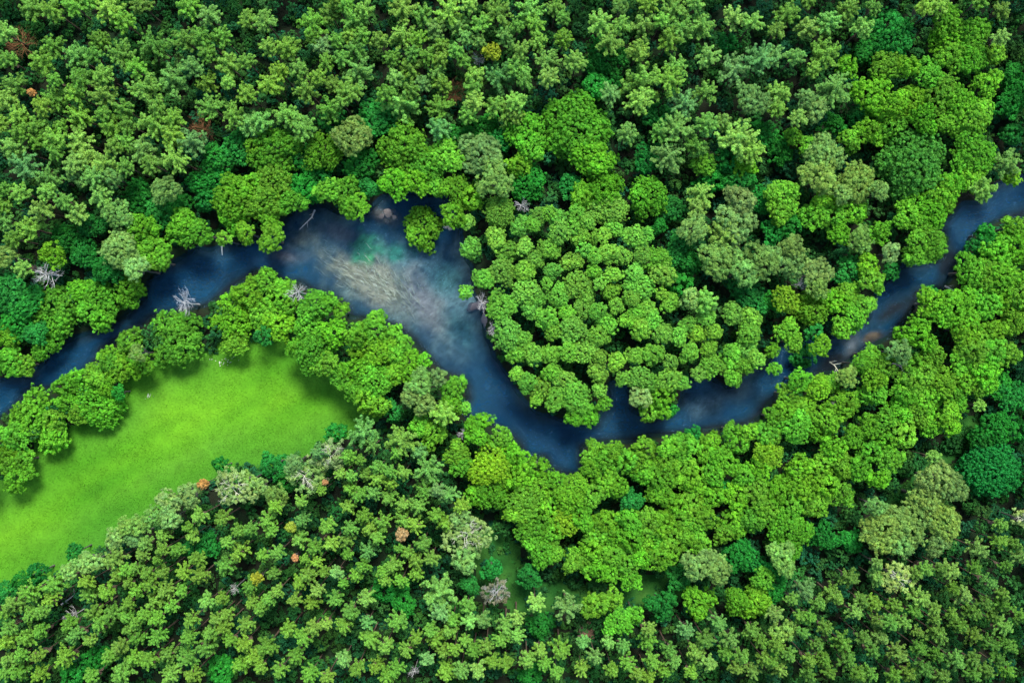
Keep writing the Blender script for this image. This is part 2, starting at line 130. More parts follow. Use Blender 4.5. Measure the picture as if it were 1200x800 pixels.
def quads(P, Nrm, size, aspect, r):
    """leaf-sized diamond faces: centres P, normals Nrm, half length size, width ratio aspect"""
    n = len(P); rv = r.normal(size=(n, 3)); T = unit(np.cross(Nrm, rv)); B = np.cross(Nrm, T)
    s = size[:, None]; w = s*aspect
    V = np.stack([P+T*s, P+B*w+T*s*0.15, P-T*s, P-B*w+T*s*0.15], 1).reshape(-1, 3)
    return V, np.arange(4*n).reshape(-1, 4)
def tube(path, radii, n=6):
    V = []; F = []; path = [Vector(p) for p in path]
    for i, p in enumerate(path):
        d = (path[min(i+1, len(path)-1)]-path[max(i-1, 0)]).normalized()
        u = d.orthogonal().normalized(); w = d.cross(u)
        for k in range(n):
            a = 2*math.pi*k/n; V.append(p+(u*math.cos(a)+w*math.sin(a))*radii[i])
    for i in range(len(path)-1):
        for k in range(n):
            F.append((i*n+k, i*n+(k+1) % n, (i+1)*n+(k+1) % n, (i+1)*n+k))
    return [tuple(v) for v in V], F
class Acc:
    def __init__(s): s.V = []; s.F = []; s.n = 0
    def add(s, VF):
        V, F = VF; s.F += [tuple(i+s.n for i in f) for f in F]; s.V += V; s.n += len(V)
    def mesh(s, name, mat, smooth=True): return mesh_np(name, np.array(s.V), np.array(s.F), mat, smooth=smooth)

# ---------------------------------------------------------------- tree parts (unique meshes, shared by copies)
def crown_points(R, hz, r, clump, nl, leafsz, lobes, updown=0.55, gap=1.0, cone=False, arms=0, prof=1.0, narm=7, tight=1.0, var=.2):
    """clumps of leaves over a lobed dome. R radius (m), hz dome height ratio"""
    LC = []; LR = []
    if arms:                                          # whorls of up-curved arms carrying tufts: a ragged rosette from above
        for w in range(arms):
            f = w/(arms-1) if arms > 1 else 0; rr = R*(1-f**prof)+R*.12; k = int(round(narm*(1-f)+2)); a0 = r.uniform(0, 6.28)
            for j in range(k):
                a = a0+6.283*j/k+r.uniform(-.4, .4); ln = rr*r.uniform(0.62, 1.12 if narm < 9 else 1.0); m_ = max(1, int(round(ln/(clump*1.05))))
                for q in range(m_):
                    g_ = (q+1)/m_; aa = a+r.uniform(-.12, .12); LC.append((ln*g_*math.cos(aa), ln*g_*math.sin(aa), (f-.5)*2*R*hz+.28*R*g_*g_+r.uniform(-.1, .1)*R)); LR.append(clump*r.uniform(.75, 1.05)*(1.1-.35*g_))
        LC.append((0, 0, R*hz)); LR.append(clump*.9)
    elif cone:
        nw = 5
        for w in range(nw):
            f = w/(nw-1); rr = R*(1-f)**0.8*0.72; k = max(1, int(round(6*(1-f)+1))); a0 = r.uniform(0, 6.28)
            for j in range(k):
                a = a0+6.283*j/k+r.uniform(-.3, .3); q = rr*r.uniform(0.75, 1.15)
                LC.append((q*math.cos(a), q*math.sin(a), (f-0.5)*2*R*hz+r.uniform(-.15, .15)*R)); LR.append(R*r.uniform(0.26, 0.38)*(1-0.35*f))
    else:
        LC.append((r.uniform(-.12, .12)*R, r.uniform(-.12, .12)*R, R*hz*0.42)); LR.append(R*0.50)
        for j in range(lobes):
            a = 6.283*(j+r.uniform(-.35, .35))/lobes*1.618*(2 if lobes > 6 else 1); q = R*r.uniform(0.30, 0.64)*tight
            LC.append((q*math.cos(a), q*math.sin(a), R*hz*(0.55-0.75*(q/R))+r.uniform(-.18, .20)*R)); LR.append(R*r.uniform(0.20, 0.40))
    LC = np.array(LC); LR = np.array(LR)
    P = []; Nn = []; T = []; S = []
    for i in range(len(LC)):
        n = 6 if arms else max(4, int(gap*2*math.pi*LR[i]**2*1.3/(clump*clump*2.4)))
        d = unit(r.normal(size=(n*2, 3))+(0, 0, .4 if arms else 0)); d = d[d[:, 2] > -0.35][:n]
        if i == 0 and not arms and not cone:              # even cover on the crown's top
            k_ = np.arange(max(5, int(n*.8)))+.5; zz_ = 1-k_/len(k_)*1.1; ph_ = k_*2.39996+r.uniform(0, 6); rr_ = np.sqrt(np.maximum(0, 1-zz_**2)); d = unit(np.stack([rr_*np.cos(ph_), rr_*np.sin(ph_), zz_], 1)+r.normal(size=(len(k_), 3))*.22)
        c = LC[i]+d*LR[i]*(r.uniform(*((.3, .95) if arms else (0.68, 1.22)), (len(d), 1))+(r.random((len(d), 1)) < .16)*r.uniform(.1, .42, (len(d), 1)))*np.array([1, 1, 0.9])
        keep = np.ones(len(c), bool)
        for j in range(len(LC)):
            if j != i and not arms: keep &= np.linalg.norm(c-LC[j], axis=1) > LR[j]*0.66
        lt = r.uniform(0.88, 1.12) if arms else r.uniform(0.82, 1.18)
        cc = c[keep]; dd = d[keep]; q = len(cc)
        if not q: continue
        cr = (clump*.62 if arms else clump)*r.uniform(0.6, 1.3, (q, 1, 1))
        e = r.normal(size=(q, nl, 3))+dd[:, None]*0.7+np.array([0, 0, updown]); e /= np.linalg.norm(e, axis=2, keepdims=True)
        P.append((cc[:, None]+e*cr*r.uniform(0.45, 1.0, (q, nl, 1))).reshape(-1, 3))
        Nn.append(unit((e*0.7+r.normal(size=(q, nl, 3))*0.35+np.array([0, 0, 0.35])).reshape(-1, 3)))
        ct = lt*r.uniform(1-var, 1+var, (q, 1, 1)); w = r.uniform(-0.08, 0.12, (q, 1, 1)); tn = ct*r.uniform(0.82, 1.18, (q, nl, 1))
        T.append(np.concatenate([tn*(1+w), tn, tn*(1-w)], 2).reshape(-1, 3)); S.append(leafsz*r.uniform(0.7, 1.3, q*nl))
    return np.concatenate(P), np.concatenate(Nn), np.concatenate(T), np.concatenate(S)
def crown_mesh(name, mat, seed, aspect, **kw):
    r = np.random.default_rng(seed); P, Nn, T, S = crown_points(r=r, **kw)
    V, F = quads(P, Nn, S, aspect, r); return mesh_np(name, V, F, mat, tone=np.repeat(T, 4, 0))

CR = {}                                               # kind -> list of (nominal radius, mesh)
def reg(kind, R, n, mat, aspect, **kw):
    for i in range(n):
        CR.setdefault(kind, []).append((R, crown_mesh(kind+'_crown', mat, hash((len(CR), R*10, i)) % 99991, aspect, R=R, **kw)))
for R, n, lob in ((1.7, 5, 5), (2.5, 6, 6), (3.6, 5, 8), (5.2, 3, 11), (7.0, 2, 14)):
    reg('broad', R, n, M_BROAD, 0.62, hz=0.72, clump=0.34, nl=17, leafsz=0.18, lobes=lob+2, gap=1.15, var=.28)
    reg('dome', R, n, M_BROAD, 0.62, hz=0.60, clump=0.30, nl=17, leafsz=0.16, lobes=lob+4, gap=1.3, tight=0.86, var=.24)
    reg('willow', R, n, M_BROAD, 0.30, hz=0.85, clump=0.38, nl=22, leafsz=0.26, lobes=lob+2, gap=1.1, var=.30)
    reg('sparse', R, n, M_BROAD, 0.30, hz=0.7, clump=0.42, nl=16, leafsz=0.34, lobes=lob, gap=0.45)
for R, n, lob in ((1.3, 5, 4), (1.9, 6, 5), (2.7, 6, 6), (3.8, 3, 8)):
    reg('pine', R, n, M_PINE, 0.30, hz=0.66, clump=0.42, nl=9, leafsz=0.25, lobes=lob, arms=4, prof=3.0, narm=9, var=.28)
    reg('slender', R, n, M_PINE, 0.28, hz=1.2, clump=0.31, nl=10, leafsz=0.24, lobes=lob, arms=5, prof=1.5, var=.32)

for R, lob in ((1.2, 3), (1.8, 4), (2.5, 5)):
    reg('shrub', R, 6, M_BROAD, 0.6, hz=0.8, clump=0.50, nl=9, leafsz=0.27, lobes=lob, gap=1.0)
    reg('mass', R, 4, M_PINE, 0.45, hz=0.8, clump=0.55, nl=12, leafsz=0.33, lobes=lob+1, gap=1.0)

def trunk_mesh(seed, mat, taper=0.45, limbs=5, rad=0.20):
    r = random.Random(seed); A = Acc(); n = 6
    pth = [(r.uniform(-.12, .12)*i/5*1.0, r.uniform(-.12, .12)*i/5, i/(n-1)) for i in range(n)]
    A.add(tube(pth, [rad*(1-(1-taper)*i/(n-1))*(1.35 if i == 0 else 1) for i in range(n)], 7))
    for k in range(limbs):
        z = r.uniform(0.62, 0.92); a = r.uniform(0, 6.28); l = r.uniform(0.7, 1.5)
        A.add(tube([(0, 0, z), (math.cos(a)*l*.5, math.sin(a)*l*.5, z+0.035), (math.cos(a)*l, math.sin(a)*l, z+0.09)], [rad*.4, rad*.28, rad*.12], 5))
    return A.mesh('trunk', mat)
TR = {'pine': [trunk_mesh(i, M_BARK) for i in range(4)], 'broad': [trunk_mesh(20+i, M_BARKG, 0.5, 6, 0.24) for i in range(4)],
      'dead': [trunk_mesh(40+i, M_DEAD, 0.35, 0, 0.17) for i in range(3)], 'brown': [trunk_mesh(60+i, M_BROWN, 0.35, 0, 0.15) for i in range(2)]}
def branch_mesh(seed, R, mat, rise=0.5, n0=9, thick=0.10, depth=2, flat=False):
    r = random.Random(seed); A = Acc()
    def grow(p, d, l, t, lv):
        q = [p]; dd = Vector(d)
        for i in range(4):
            dd = (dd+Vector((r.uniform(-.3, .3), r.uniform(-.3, .3), r.uniform(-.12, .2)))).normalized(); q.append(q[-1]+dd*l/4)
        A.add(tube(q, [t, t*.85, t*.7, t*.5, t*.22], 5))
        if lv:
            for i in range(r.choice((3, 4, 5))):
                s = q[r.choice((1, 2, 2, 3, 3))]; e = (dd+Vector((r.uniform(-1, 1), r.uniform(-1, 1), r.uniform(-.2, .45)))).normalized()
                grow(s, e, l*r.uniform(.38, .6), t*.5, lv-1)
    for k in range(n0):
        a = 6.283*(k+r.uniform(-.3, .3))/n0
        grow(Vector((0, 0, r.uniform(-.9, 0)*R*rise)), Vector((math.cos(a), math.sin(a), r.uniform(.1, .8)*rise)).normalized(), R*r.uniform(.65, 1.0), thick*r.uniform(.7, 1.2), depth)
    return A.mesh('branches', mat)
BRN = {'dead': [branch_mesh(i, 3.0, M_DEAD, 0.8, 17, 0.07) for i in range(4)], 'pale': [branch_mesh(30+i, 3.0, M_PALE, 0.6, 9, 0.07, 2) for i in range(3)],
       'brown': [branch_mesh(50+i, 3.0, M_BROWN, 0.35, 24, 0.06, 2) for i in range(3)], 'grey': [branch_mesh(70+i, 3.0, M_DEAD, 0.9, 12, 0.06, 2) for i in range(2)]}

# ---------------------------------------------------------------- the setting: terrain, river, meadow
def poly(pts): return np.array([at(*p) for p in pts])
RN = poly(RIVER_N); RS = poly(RIVER_S); RIV = np.concatenate([RN, RS]); MED = poly(MEADOW)
def inside(P, Q):
    x, y = P[:, 0], P[:, 1]; c = np.zeros(len(P), bool); j = len(Q)-1
    for i in range(len(Q)):
        xi, yi = Q[i]; xj, yj = Q[j]
        if yi != yj: c ^= ((yi > y) != (yj > y)) & (x < (xj-xi)*(y-yi)/(yj-yi)+xi)
        j = i
    return c
def segdist(P, Q, closed=False):
    d = np.full(len(P), 1e9); n = len(Q)
    for i in range(n if closed else n-1):
        a = Q[i]; b = Q[(i+1) % n]; ab = b-a; t = np.clip(((P-a)@ab)/max(ab@ab, 1e-9), 0, 1)
        d = np.minimum(d, np.linalg.norm(P-(a+t[:, None]*ab), axis=1))
    return d
def river_sd(P):                                      # + inside the water, - on land
    d = np.minimum(segdist(P, RN), segdist(P, RS)); return np.where(inside(P, RIV), d, -d)
def meadow_sd(P):
    d = segdist(P, MED, True); return np.where(inside(P, MED), d, -d)
fine_x = np.arange(-150, 150.1, 1.0); fine_y = np.arange(-105, 105.1, 1.0)
far = np.array([6, 16, 40, 90, 200, 500, 1200, 2600.])
gx = np.concatenate([-150-far[::-1], fine_x, 150+far]); gy = np.concatenate([-105-far[::-1], fine_y, 105+far])
GX, GY = np.meshgrid(gx, gy); P2 = np.stack([GX.ravel(), GY.ravel()], 1)
sd = river_sd(P2)+0.35*vn(P2*0.9, 3)
z = np.where(sd > -1.5, -2.6*np.clip((sd+1.0)/3.0, 0, 1), 0)
V = np.column_stack([P2, z]); nx = len(gx); ny = len(gy)
ii = (np.arange(ny-1)[:, None]*nx+np.arange(nx-1)).ravel(); F = np.column_stack([ii, ii+1, ii+nx+1, ii+nx])
tag(link('ground', mesh_np('ground', V, F, M_FLOOR, smooth=True)), kind='structure')

# riverbed: silt, sand bars, weed patches and painted bank shade, mapped in metres
def pxm(x, y): return np.array(at(x, y))
bx = np.arange(-165, 165.1, 0.5); by = np.arange(-48, 58.1, 0.5)
BX, BY = np.meshgrid(bx, by); B2 = np.stack([BX.ravel(), BY.ravel()], 1); bsd = river_sd(B2)
def blob(x, y, rx, ry, ang, soft=0.5, seed=1, amp=0.35):
    """0..1 mask of an elongated patch; radii in photo px; ang in degrees (screen, clockwise)"""
    c = pxm(x, y); d = B2-c; a = math.radians(-ang); u = d[:, 0]*math.cos(a)+d[:, 1]*math.sin(a); v = -d[:, 0]*math.sin(a)+d[:, 1]*math.cos(a)
    q = np.sqrt((u/(rx*MPP))**2+(v/(ry*MPP))**2)+amp*vn(B2*0.35, seed)+amp*0.5*vn(B2*1.1, seed+50)
    return np.clip((1+soft-q)/(2*soft), 0, 1)
col = np.tile(np.array([.045, .085, .085]), (len(B2), 1)); shal = np.zeros(len(B2))
def paint(mask, c, s):
    global col, shal
    col = col*(1-mask[:, None])+np.array(c)*mask[:, None]; shal = np.maximum(shal, mask*s)
paint(blob(465, 330, 115, 50, 32, 0.5, 1), (.20, .29, .27), .66)
paint(blob(530, 350, 50, 55, 60, 0.6, 2), (.24, .31, .32), .68)
paint(blob(416, 320, 66, 20, 28, .7, 3, .5), (.33, .28, .20), .90)
paint(blob(458, 338, 56, 22, 38, .7, 4, .5), (.36, .30, .22), .90)
paint(blob(492, 348, 18, 28, -25, .6, 5), (.33, .27, .26), .68)
paint(blob(334, 299, 26, 10, 5, .6, 6), (.32, .23, .21), .5)
paint(blob(402, 272, 24, 10, 15, .6, 7), (.30, .26, .26), .5)
paint(blob(428, 287, 17, 15, 30, .5, 8, .9), (.07, .34, .16), .66)
paint(blob(432, 303, 11, 9, 80, .5, 9, .9), (.10, .36, .14), .85)
paint(blob(465, 292, 16, 12, 30, .5, 10, .9), (.06, .27, .17), .6)
paint(blob(520, 320, 20, 20, 30, .6, 11), (.10, .22, .20), .5)
paint(blob(545, 390, 30, 16, 60, .6, 12), (.08, .20, .20), .40)
paint(blob(452, 253, 16, 9, 10, .4, 13), (.34, .27, .24), .85)
paint(blob(600, 435, 20, 8, 20, .6, 14), (.16, .14, .16), .25)
paint(blob(840, 470, 34, 14, -20, .6, 15), (.14, .19, .21), .5)
paint(blob(1025, 395, 14, 6, -22, .5, 16), (.22, .11, .045), .8)
paint(blob(1000, 408, 9, 16, 15, .6, 17), (.20, .18, .19), .8)
paint(blob(975, 425, 16, 10, -35, .6, 18), (.020, .013, .011), .85)  # dark blobs from here on: tree reflections painted into the bed colour
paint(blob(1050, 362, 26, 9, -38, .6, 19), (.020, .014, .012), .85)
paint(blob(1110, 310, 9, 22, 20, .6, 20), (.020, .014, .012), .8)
edge = np.clip(1.5-bsd/(1.7+.9*vn(B2*.25, 44)), 0, 1)*np.where(segdist(B2, RS) < 4.5, 1.0, .75); col = col*(1-edge[:, None])+np.array([.014, .012, .010])*edge[:, None]; shal = shal*(1-edge)+.85*edge  # dark tree shade and reflection along the banks, painted into the bed colour
# fine flow-aligned streaks in the bed colour (trailing weed, gravel)
ang = math.radians(-33); u = B2[:, 0]*math.cos(ang)+B2[:, 1]*math.sin(ang); w = -B2[:, 0]*math.sin(ang)+B2[:, 1]*math.cos(ang)
st = vn(np.stack([u*0.25, w*2.6], 1), 77); fm = vn(B2*1.7, 78)+.7*rng.normal(size=len(B2)); col = col*np.clip(1+0.22*st+.20*fm, .4, 2)[:, None]
ok = bsd > -2.5
bz = -1.5-1.0*np.clip(bsd/6, 0, 1)*(1-shal)+0.08*vn(B2, 33)
nbx = len(bx); nby = len(by); ii = (np.arange(nby-1)[:, None]*nbx+np.arange(nbx-1)).ravel(); F = np.column_stack([ii, ii+1, ii+nbx+1, ii+nbx])
F = F[ok[F].all(1)]
used = np.unique(F); remap = np.full(len(B2), -1); remap[used] = np.arange(len(used)); F = remap[F]
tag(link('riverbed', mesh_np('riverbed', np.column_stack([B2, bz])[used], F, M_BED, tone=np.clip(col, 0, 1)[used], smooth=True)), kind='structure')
# water surface: turbid blue body, ripple sheen painted into its colour, clearer where it is shallow
m, nt = new_mat('river_water'); L = nt.links.new
a = N(nt, 'ShaderNodeAttribute', attribute_name='tone'); tc = N(nt, 'ShaderNodeTexCoord')
mp = N(nt, 'ShaderNodeMapping'); mp.inputs['Rotation'].default_value = (0, 0, math.radians(25)); mp.inputs['Scale'].default_value = (0.55, 1.3, 1)
L(tc.outputs['Object'], mp.inputs[0])
nz = N(nt, 'ShaderNodeTexNoise', Scale=1.5, Detail=7, Roughness=0.65, Distortion=1.2); L(mp.outputs[0], nz.inputs['Vector'])
nb = N(nt, 'ShaderNodeTexNoise', Scale=0.07, Detail=4); L(tc.outputs['Object'], nb.inputs['Vector'])
rp = N(nt, 'ShaderNodeValToRGB'); rp.color_ramp.elements[0].position = .35; rp.color_ramp.elements[0].color = WATER_A; rp.color_ramp.elements[1].position = .68; rp.color_ramp.elements[1].color = WATER_B
ad = N(nt, 'ShaderNodeMath', operation='MULTIPLY_ADD'); ad.inputs[1].default_value = .95; L(nz.outputs['Fac'], ad.inputs[0]); sb_ = N(nt, 'ShaderNodeMath', operation='SUBTRACT'); sb_.inputs[1].default_value = .475; L(nb.outputs['Fac'], sb_.inputs[0]); L(sb_.outputs[0], ad.inputs[2]); L(ad.outputs[0], rp.inputs[0])  # ripple noise shifts the body colour, standing in for reflected sky
bp = N(nt, 'ShaderNodeBump', Strength=0.8, Distance=0.3); L(nz.outputs['Fac'], bp.inputs['Height'])
df = N(nt, 'ShaderNodeBsdfDiffuse'); L(rp.outputs[0], df.inputs['Color']); L(bp.outputs[0], df.inputs['Normal'])
tr = N(nt, 'ShaderNodeBsdfTransparent', Color=(.84, .95, .96, 1))
mx = N(nt, 'ShaderNodeMixShader'); L(a.outputs['Color'], mx.inputs[0]); L(df.outputs[0], mx.inputs[1]); L(tr.outputs[0], mx.inputs[2])
gl = N(nt, 'ShaderNodeBsdfGlossy', Roughness=0.07, Color=(.4, .75, 1, 1)); L(bp.outputs[0], gl.inputs['Normal'])
fr = N(nt, 'ShaderNodeFresnel', IOR=1.34); L(bp.outputs[0], fr.inputs['Normal'])
m2 = N(nt, 'ShaderNodeMixShader'); L(fr.outputs[0], m2.inputs[0]); L(mx.outputs[0], m2.inputs[1]); L(gl.outputs[0], m2.inputs[2])
o = N(nt, 'ShaderNodeOutputMaterial'); L(m2.outputs[0], o.inputs['Surface'])
clear = np.clip(0.12+shal*0.95, 0, 0.92)  # also clear along the banks, so the painted shade shows through
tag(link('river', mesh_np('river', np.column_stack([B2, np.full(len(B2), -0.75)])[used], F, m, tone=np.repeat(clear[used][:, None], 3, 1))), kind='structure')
# trailing water weed just under the surface
Pw = []; Tw = []; Fw = []; nv = 0
for k in range(520):
    if k < 235: t = random.random(); cx = 372+t*95+random.gauss(0, 5); cy = 306+t*52+random.gauss(0, 8)-abs(random.gauss(0, 7)); aa = 30+random.gauss(0, 9)
    else: t = random.random(); cx = 425+t*62+random.gauss(0, 6); cy = 312+t*40+random.gauss(0, 11); aa = 52+random.gauss(0, 10)
    x, y = at(cx, cy); l = random.uniform(.8, 2.6); wd = random.uniform(.03, .075); a0 = math.radians(-aa); b = random.choice([(.56, .50, .37), (.46, .40, .28), (.26, .23, .14), (.66, .60, .47), (.36, .34, .20)])
    for i in range(5):
        s = (i/4-.5)*l; c = math.sin(i*1.3+k)*.12; ux, uy = math.cos(a0), math.sin(a0)
        for sg in (-1, 1): Pw.append((x+ux*s-uy*(c+sg*wd*(1-abs(i-2)/2.6)), y+uy*s+ux*(c+sg*wd*(1-abs(i-2)/2.6)), -0.93-random.random()*.03)); Tw.append(b)
    for i in range(4): Fw.append((nv+2*i, nv+2*i+1, nv+2*i+3, nv+2*i+2))
    nv += 10
tag(link('water_weed', mesh_np('water_weed', np.array(Pw), np.array(Fw), M_WEED, tone=np.array(Tw))), 'pale straw coloured weed trailing in the shallow bend of the river', 'water weed', kind='stuff')

# meadow: grass sheet + blades
fx = np.arange(-140, -30, 0.8); fy = np.arange(-70, 10, 0.8); MX, MY = np.meshgrid(fx, fy); M2 = np.stack([MX.ravel(), MY.ravel()], 1)
msd = meadow_sd(M2)+0.8*vn(M2*0.5, 5); rs = river_sd(M2); okm = (msd > -1.5) & (rs < -2.0)
def streak(p): return vn(np.stack([(p[:, 0]*.88+p[:, 1]*.47)*.10, (p[:, 1]*.88-p[:, 0]*.47)*.55], 1), 9)
n1 = vn(M2*0.12, 8); n2_ = streak(M2)
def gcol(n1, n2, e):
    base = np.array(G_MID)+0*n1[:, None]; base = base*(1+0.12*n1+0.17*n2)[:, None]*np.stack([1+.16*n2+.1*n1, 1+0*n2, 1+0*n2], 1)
    k = np.clip(0.95-e/12+0.3*n2, 0, 1)[:, None]; return base*(1-k*0.72)+np.array(G_EDGE)*k*0.72  # greener rim, with tree shade along the edge painted into the grass colour
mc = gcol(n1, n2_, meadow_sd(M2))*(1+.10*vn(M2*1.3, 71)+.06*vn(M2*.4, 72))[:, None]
nfx = len(fx); nfy = len(fy); ii = (np.arange(nfy-1)[:, None]*nfx+np.arange(nfx-1)).ravel(); F = np.column_stack([ii, ii+1, ii+nfx+1, ii+nfx]); F = F[okm[F].all(1)]
used = np.unique(F); remap = np.full(len(M2), -1); remap[used] = np.arange(len(used))
M_MEAD = attr_mat('meadow_turf', bump_scale=2.2, bump=0.6)
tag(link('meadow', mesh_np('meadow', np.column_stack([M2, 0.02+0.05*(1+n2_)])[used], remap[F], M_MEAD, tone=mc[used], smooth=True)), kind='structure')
for q_, (pl_, nm) in enumerate(zip(CLEAR, ('clearing', 'clearing'))):
    Q_ = poly(pl_); lo = Q_.min(0)-3; hi = Q_.max(0)+3; cx_, cy_ = np.meshgrid(np.arange(lo[0], hi[0], .8), np.arange(lo[1], hi[1], .8)); K = np.stack([cx_.ravel(), cy_.ravel()], 1)
    kd = segdist(K, Q_, True); kd = np.where(inside(K, Q_), kd, -kd)+1.2*vn(K*.45, 60+q_); a1 = vn(K*.5, 61); a2 = vn(K*1.6, 62)
    cc_ = np.array([.022, .105, .013])*(1+.25*a1+.2*a2)[:, None]*np.stack([1+.4*a1, 1+0*a1, 1+0*a1], 1); w_ = cx_.shape[1]
    ii = (np.arange(cx_.shape[0]-1)[:, None]*w_+np.arange(w_-1)).ravel(); F = np.column_stack([ii, ii+1, ii+w_+1, ii+w_]); F = F[(kd > 0)[F].all(1)]
    us_ = np.unique(F); rm_ = np.full(len(K), -1); rm_[us_] = np.arange(len(us_))
    tag(link(nm, mesh_np(nm, np.column_stack([K, .1+.08*a2+.05*a1])[us_], rm_[F], M_MEAD, tone=np.clip(cc_, 0, 1)[us_], smooth=True)), kind='structure')
gp = np.column_stack([rng.uniform(-140, -30, 90000), rng.uniform(-70, 10, 90000)])
gp = gp[(meadow_sd(gp) > -1.0) & (river_sd(gp) < -2.2)]; gp = gp[rng.random(len(gp)) < 0.55+0.4*np.clip(vn(gp*.6, 12), -1, 1)]
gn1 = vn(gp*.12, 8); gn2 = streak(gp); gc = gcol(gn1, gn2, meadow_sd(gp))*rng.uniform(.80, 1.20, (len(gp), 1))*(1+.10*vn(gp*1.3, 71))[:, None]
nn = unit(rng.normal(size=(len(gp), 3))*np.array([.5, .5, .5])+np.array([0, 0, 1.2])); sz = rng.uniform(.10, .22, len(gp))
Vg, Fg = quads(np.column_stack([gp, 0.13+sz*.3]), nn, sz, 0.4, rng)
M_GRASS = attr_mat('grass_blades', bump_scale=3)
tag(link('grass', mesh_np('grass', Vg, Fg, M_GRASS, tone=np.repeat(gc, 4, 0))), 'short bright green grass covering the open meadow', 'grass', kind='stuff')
fp = np.array([at(262+random.gauss(0, 7), 423+random.gauss(0, 3.5)) for _ in range(26)]+[at(176+random.gauss(0, 3), 464+random.gauss(0, 2)) for _ in range(12)])
Vg, Fg = quads(np.column_stack([fp, np.full(len(fp), .35)]), unit(rng.normal(size=(len(fp), 3))*.4+np.array([0, 0, 1])), rng.uniform(.10, .18, len(fp)), .8, rng)
tag(link('wildflowers', mesh_np('wildflowers', Vg, Fg, noise_mat('white_petals', [(.3, (.5, .55, .3)), (.7, (.75, .78, .62))], 1.0))), 'small scattered white flower heads in the meadow grass', 'flowers', kind='stuff')

# ---------------------------------------------------------------- trees of the photograph
TREES = []
for (ox, oy), s in TILES.items():
    for t, x, y, r in re.findall(r'([A-Z])(\d+),(\d+),(\d+)', s):
        TREES.append([t, ox+int(x)/4, oy+int(y)/4, int(r)/4])
keep = []
for t in TREES:
    if not any(math.hypot(t[1]-k[1], t[2]-k[2]) < 0.45*min(t[3], k[3]) + 1.5 for k in keep): keep.append(t)
TREES = keep
ALB = dict(P=(.172, .40, .040), Q=(.215, .47, .065), G=(.165, .41, .080), A=(.152, .45, .026), B=(.10, .38, .050), D=(.030, .28, .034), E=(.022, .31, .058), I=(.188, .48, .048),
           W=(.225, .43, .092), Y=(.36, .43, .03), O=(.54, .32, .10), V=(.33, .48, .13), R=(.19, .44, .022), S=(.03, .15, .025), F=(.25, .24, .18))
SLEND = lambda x, y: y > 560 or (y > 500 and x < 560)
def props(t, x, y, r):
    """height of tree, crown kind, trunk kind"""
    rd = random.random
    if t in 'PQG': return (16+3*rd() if SLEND(x, y) else 15+3.5*rd(), 'slender' if SLEND(x, y) and r < 20 else 'pine', 'pine')
    if t in 'AR':
        if x < 330 and 320 < y < 600: return 7.5+1.5*rd(), 'broad', 'broad'
        isl = 545 < x < 900 and 235 < y < 510 and y < 540-0.1*x
        return (11.5+2*rd() if isl else 11+2.5*rd()+(r-14)*0.05, 'dome' if isl or t == 'R' else 'broad', 'broad')
    if t == 'B': return 15, 'broad', 'broad'
    if t == 'D': return 8.5+2.5*rd()+max(0, r-16)*.1, 'broad', 'broad'
    if t == 'E': return 12, 'dome', 'broad'
    if t in 'WV': return 14.5+2.5*rd(), 'willow' if t == 'W' else 'sparse', 'broad'
    if t == 'F': return 12, 'sparse', 'dead'
    if t in 'YO': return 15+2*rd(), 'pine' if t == 'O' or r < 11 else 'broad', 'broad'
    if t == 'S': return 2.6+rd(), 'broad', 'broad'
    if t == 'X': return 11.5, None, 'dead'
    if t == 'N': return 8, None, 'brown'
NAME = dict(P='pine_tree', Q='pine_tree', G='pine_tree', A='broadleaf_tree', R='broadleaf_tree', B='broadleaf_tree', D='shade_tree', E='shade_tree', W='willow_tree', V='willow_tree',
            F='dead_tree', Y='yellow_tree', O='orange_tree', S='shrub', X='dead_tree', N='dead_pine')
CAT = dict(pine_tree='pine tree', broadleaf_tree='broadleaf tree', shade_tree='broadleaf tree', willow_tree='willow', dead_tree='dead tree', yellow_tree='yellow tree', orange_tree='orange tree', shrub='shrub', dead_pine='dead pine')
PAR = {}
def info():
    out = {}
    for t in TREES:
        n = NAME[t[0]]; n = n if n != 'pine_tree' or not SLEND(t[1], t[2]) else 'slender_pine'
        out[n] = out.get(n, 0)+1
    print('TREES', len(TREES), out)
info()
for k_ in CR: print(k_, [(R_, len(m_.polygons)) for R_, m_ in CR[k_]][::4])
# ---------------------------------------------------------------- placing every tree as a thing: Empty > trunk, crown
def zone(x, y, t):
    if t in 'AR' and 545 < x < 900 and 235 < y < 510 and y < 540-0.1*x: return 'river bend stand'
    if x < 330 and y > 320 and y < 600 and t in 'ARQW' and y < 660-0.6*x: return 'meadow tree line'
    if x < 560 and 310 < y < 500 and t in 'ARWQD' and y > 320+0.1*x-60: return 'bank beside the meadow'
    if t in 'ARQWDX' and x > 520 and y > 480-0.55*max(0, x-850) and y < 690-0.25*max(0, x-850): return 'belt below the river'
    if y > 500 or (y > 450 and x > 1000): return 'lower left plantation' if x < 480 else ('bottom middle wood' if x < 860 else 'lower right plantation')
    if y < 215 and x < 400: return 'upper left forest'
    if y < 130: return 'top middle forest' if x < 850 else 'upper right forest'
    if x < 420: return 'bank wood above the river'
    return 'wood above the bend' if x < 760 else 'right hand forest'
GRP = {}
